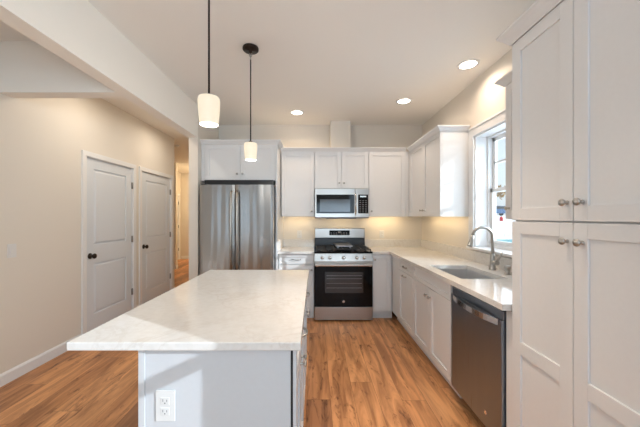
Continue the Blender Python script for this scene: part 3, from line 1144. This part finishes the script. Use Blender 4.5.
zo = EYE - (405 - 216.7) * 1.07 / 284
outlet((-149 * 1.07 / 284, 1.070, zo), UX, NB, 'white outlet on the end panel of the kitchen island', w=.072, h=.116)
outlet((1.03, YB, 1.10), UX, NB, 'white outlet on the back wall right of the range')
outlet((-.24, YB, 1.10), UX, NB, 'white outlet on the back wall between the range and refrigerator')
outlet((XL, 2.377, 1.085), UY, (1, 0, 0), 'white light switch on the left wall before the first door', switch=True, cat='switch')

# ------------------------------------------------------------------ pendants
def pendant(x, y, label, zs0=1.842, zs1=1.985):
    t = thing('pendant_light', (x, y, ZC), label, 'pendant light')
    MB().lathe((x, y, ZC - .0003), (0, 0, -1), [(0, 0), (0, .064), (.004, .066), (.018, .066), (.024, .060), (.026, .012), (.045, .010), (.046, 0)], 32).build('canopy', 'bronze', t, 'dark bronze ceiling canopy')
    # loop link below the canopy
    m = MB()
    pts = [(x + .011 * math.cos(a), y, ZC - .058 + .018 * math.sin(a)) for a in [2 * PI * k / 14 for k in range(15)]]
    m.tube(pts, .0028, 8)
    pts = [(x, y + .011 * math.cos(a), ZC - .084 + .018 * math.sin(a)) for a in [2 * PI * k / 14 for k in range(15)]]
    m.tube(pts, .0028, 8)
    m.build('link', 'nickel', t)
    MB().tube([(x, y, ZC - .098), (x, y, zs1 + .012)], .0052, 12).build('rod', 'bronze', t, 'thin dark bronze rod')
    MB().lathe((x, y, zs1 + .016), (0, 0, -1), [(0, 0), (0, .010), (.006, .018), (.014, .030), (.0155, .030), (.0155, 0)], 24).build('cap', 'bronze', t)
    h = zs1 - zs0
    prof = [(0, .004), (0, .040), (.003, .050), (.010, .0535), (.022, .0550), (.06, .0535), (h * .75, .0495), (h - .003, .0465), (h, .0450), (h - .003, .0435), (h * .75, .047),
            (.06, .0505), (.022, .0520), (.012, .0500), (.008, .040), (.008, .004)]
    MB().lathe((x, y, zs1), (0, 0, -1), prof, 40).build('lamp_shade', 'shade_glass', t, 'white frosted glass shade')
    m = MB()
    m.lathe((x, y, zs1 - .02), (0, 0, -1), [(0, .012), (.02, .014), (.03, .020), (.045, .024), (.06, .022), (.072, .012), (.076, 0)], 20)
    m.build('bulb', 'lamp_lens', t)
    l = bpy.data.lights.new('pendant_lamp', 'POINT')
    l.energy = 6
    l.color = (1, .95, .87)
    l.shadow_soft_size = .04
    lo = bpy.data.objects.new('pendant_lamp', l)
    C.objects.link(lo)
    lo.location = (x, y, zs0 - .05)
    return t


pendant(-.545, 1.46, 'nearer pendant light with a white glass shade, hanging over the island front')
pendant(-.537, 2.37, 'farther pendant light with its round canopy in view, hanging over the island back')

# ------------------------------------------------------------------ recessed lights
WARM = (1.0, .80, .62)
CANS = [(-.243, 3.84, 'recessed ceiling light nearest the refrigerator and back wall'),
        (1.084, 3.46, 'middle recessed ceiling light above the right base cabinets'),
        (1.417, 2.63, 'largest recessed ceiling light, above the sink and window')]
for (x, y, lab) in CANS + [(.45, 1.5, None), (.5, -.9, None), (-2.0, .9, None), (-2.0, 3.0, None), (-2.0, 4.35, None), (.2, -2.6, None)]:
    if lab:
        t = thing('recessed_light', (x, y, ZC), lab, 'ceiling light')
        MB().lathe((x, y, ZC - .0003), (0, 0, -1), [(0, .072), (.006, .074), (.006, .092), (.003, .097), (0, .098)], 40).build('trim_ring', 'plastic', t)
        MB().lathe((x, y, ZC - .0003), (0, 0, -1), [(0, .0725), (.003, .0725), (.0035, 0)], 32).build('lens', 'lamp_lens', t)
        area('recessed_lamp', (x, y, ZC - .012), (0, 0, 0), .16, .16, (3.4 if x > 1.3 else 3.1), WARM if y < 3.7 else (1.0, .74, .50), 'DISK', 150)
    elif y == 1.5:
        area('aisle_fill_lamp', (x, y, ZC - .012), (0, 0, 0), .13, .13, 4.0, WARM, 'DISK', 60)  # unseen lamp added to lift the aisle floor and base fronts
    elif x < -1.9 and y >= 3:
        area('hall_ceiling_lamp', (x, y, ZC - .012), (0, 0, 0), .13, .13, 5.0, (1.0, .88, .72), 'DISK', 170)
    else:
        area('recessed_lamp', (x, y, ZC - .012), (0, 0, 0), .13, .13, .3, WARM, 'DISK', 160)

# hall light beyond the partition
area('hall_end_lamp', (-3.0, 8.4, ZC - .10), (0, 0, 0), .3, .3, 9, (1.0, .72, .40), 'DISK')
hl = bpy.data.lights.new('hall_glow', 'POINT'); hl.energy = 34; hl.color = (1, .76, .46); hl.shadow_soft_size = .12
ho = bpy.data.objects.new('hall_glow', hl); C.objects.link(ho); ho.location = (-2.9, 8.4, ZC - .25)
# smoke detector
t = thing('smoke_detector', (-2.74, 5.6, ZC), 'small round white smoke detector on the hall ceiling', 'smoke detector')
MB().lathe((-2.74, 5.6, ZC - .0003), (0, 0, -1), [(0, 0), (0, .06), (.02, .06), (.035, .05), (.038, 0)]).build('housing', 'plastic', t)

# under-cabinet strips
UC = (1.0, .74, .40)
area('under_cabinet_lamp', (-.245, 4.22, ZU0 - .010), (math.radians(28), 0, 0), .40, .05, .5, UC)
area('under_cabinet_lamp', (.378, 4.20, 1.335), (math.radians(28), 0, 0), .40, .05, .5, UC)
area('under_cabinet_lamp', (1.05, 4.22, ZU0 - .010), (math.radians(28), 0, 0), .50, .05, .9, UC)
area('under_cabinet_lamp', (1.51, 3.55, ZU0 - .010), (0, math.radians(-28), 0), .05, .9, .95, UC)

# ------------------------------------------------------------------ outside
def terrain():
    m = MB()
    xs = [1.9, 6, 12, 20, 30, 45, 80, 140]
    prof = [(-30, -.6), (0, -.6), (14, -.6), (18, -.5), (24, -.1), (32, .7), (42, 1.5), (60, 1.7), (140, 1.8)]
    vs, fs = [], []
    for x in xs:
        for (y, z) in prof: vs.append((x, y, z))
    n = len(prof)
    for i in range(len(xs) - 1):
        for j in range(n - 1):
            fs.append((i * n + j, i * n + j + 1, (i + 1) * n + j + 1, (i + 1) * n + j))
    m.add(vs, fs)
    o = m.build('ground', 'snow', kind='structure')
    return o


terrain()
o = S(MB().prism([(17.2, -.56), (18, -.53), (20.6, -.35), (20.6, -.28), (18, -.45), (17.2, -.48)], 'x', 4, 60), 'path', 'teal')
t = thing('board_fence', (14, 20, -.6), 'low white board fence outside the sink window', 'fence')
m = MB()
for zz in (.05, .32): m.box(6, 40, 22.4, 22.45, zz, zz + .16)
m.build('board', 'car_white', t)
for x in (10, 12.5, 15.0, 17.5):
    B(x, x + .12, 22.46, 22.56, -.4, .55).build('post', 'car_white', t)


def car(x, y, z, mat, label, rz=0.0):
    t = thing('parked_car', (x, y, z), label, 'car', 'cars parked on the rise outside the window')
    m = MB()
    m.prism([(-2.2, .35), (2.2, .35), (2.25, .75), (1.5, .95), (.9, 1.45), (-1.0, 1.48), (-1.7, 1.0), (-2.25, .9)], 'y', -.85, .85)
    m.v = [(p[0] + x, p[1] + y, p[2] + z) for p in m.v]
    m.build('body', mat, t)
    g = MB()
    g.prism([(-1.5, 1.0), (1.3, 1.0), (.82, 1.40), (-.95, 1.42)], 'y', -.86, .86)
    g.v = [(p[0] + x, p[1] + y, p[2] + z) for p in g.v]
    g.build('window', 'car_dark', t)
    for wx in (-1.4, 1.4):
        for wy in (-.8, .8):
            MB().tube([(x + wx, y + wy - .1, z + .33), (x + wx, y + wy + .1, z + .33)], .33, 16).build('wheel', 'car_dark', t)


car(27.3, 43, 1.52, 'car_blue', 'dark blue car parked on the snowy rise outside the window')
car(33.5, 45.5, 1.54, 'car_white', 'white car parked beside the blue car outside the window')
t = tag(MB().lathe((22.3, 34.0, .84), (0, 0, 1), [(0, 0), (0, .18), (.35, .18), (.36, .2), (.42, .17), (.55, .08), (.58, 0)], 14).build('fire_hydrant', 'red'), 'small red hydrant standing in the snow outside the window', 'hydrant')


def tree(x, y, z, h, label, leafy):
    rnd = random.Random(int(x * 10))
    t = thing('tree', (x, y, z), label, 'tree', 'trees outside the window')
    m = MB()
    tips = []

    def grow(p, d, L, r, depth):
        q = p + d * L
        m.tube([p, (p + q) / 2 + Vector((rnd.uniform(-.05, .05), 0, 0)) * L, q], [r, r * .85, r * .7], 6)
        if depth == 0:
            tips.append(q)
            return
        for k in range(3):
            nd = (d + Vector((rnd.uniform(-.8, .8), rnd.uniform(-.8, .8), rnd.uniform(-.1, .5)))).normalized()
            grow(q, nd, L * rnd.uniform(.6, .8), r * .6, depth - 1)
    grow(Vector((x, y, z)), Vector((0, 0, 1)), h * .3, h * .02, 4)
    m.build('trunk', 'bark', t)
    if leafy:
        f = MB()
        for q in tips:
            for k in range(10):
                c = q + Vector([rnd.gauss(0, .4) for _ in range(3)])
                a = Vector([rnd.uniform(-1, 1) for _ in range(3)]).normalized() * .16
                b_ = a.cross(Vector((rnd.random(), rnd.random(), rnd.random()))).normalized() * .14
                f.add([c - a, c + b_, c + a, c - b_], [(0, 1, 2, 3)])
        f.build('foliage', 'foliage', t, kind='stuff')


tree(31.5, 50, 1.6, 6.0, 'tan-leaved tree behind the parked cars outside the window', True)
tree(38.5, 56, 1.7, 6.5, 'bare brown tree right of the tan-leaved one outside', False)
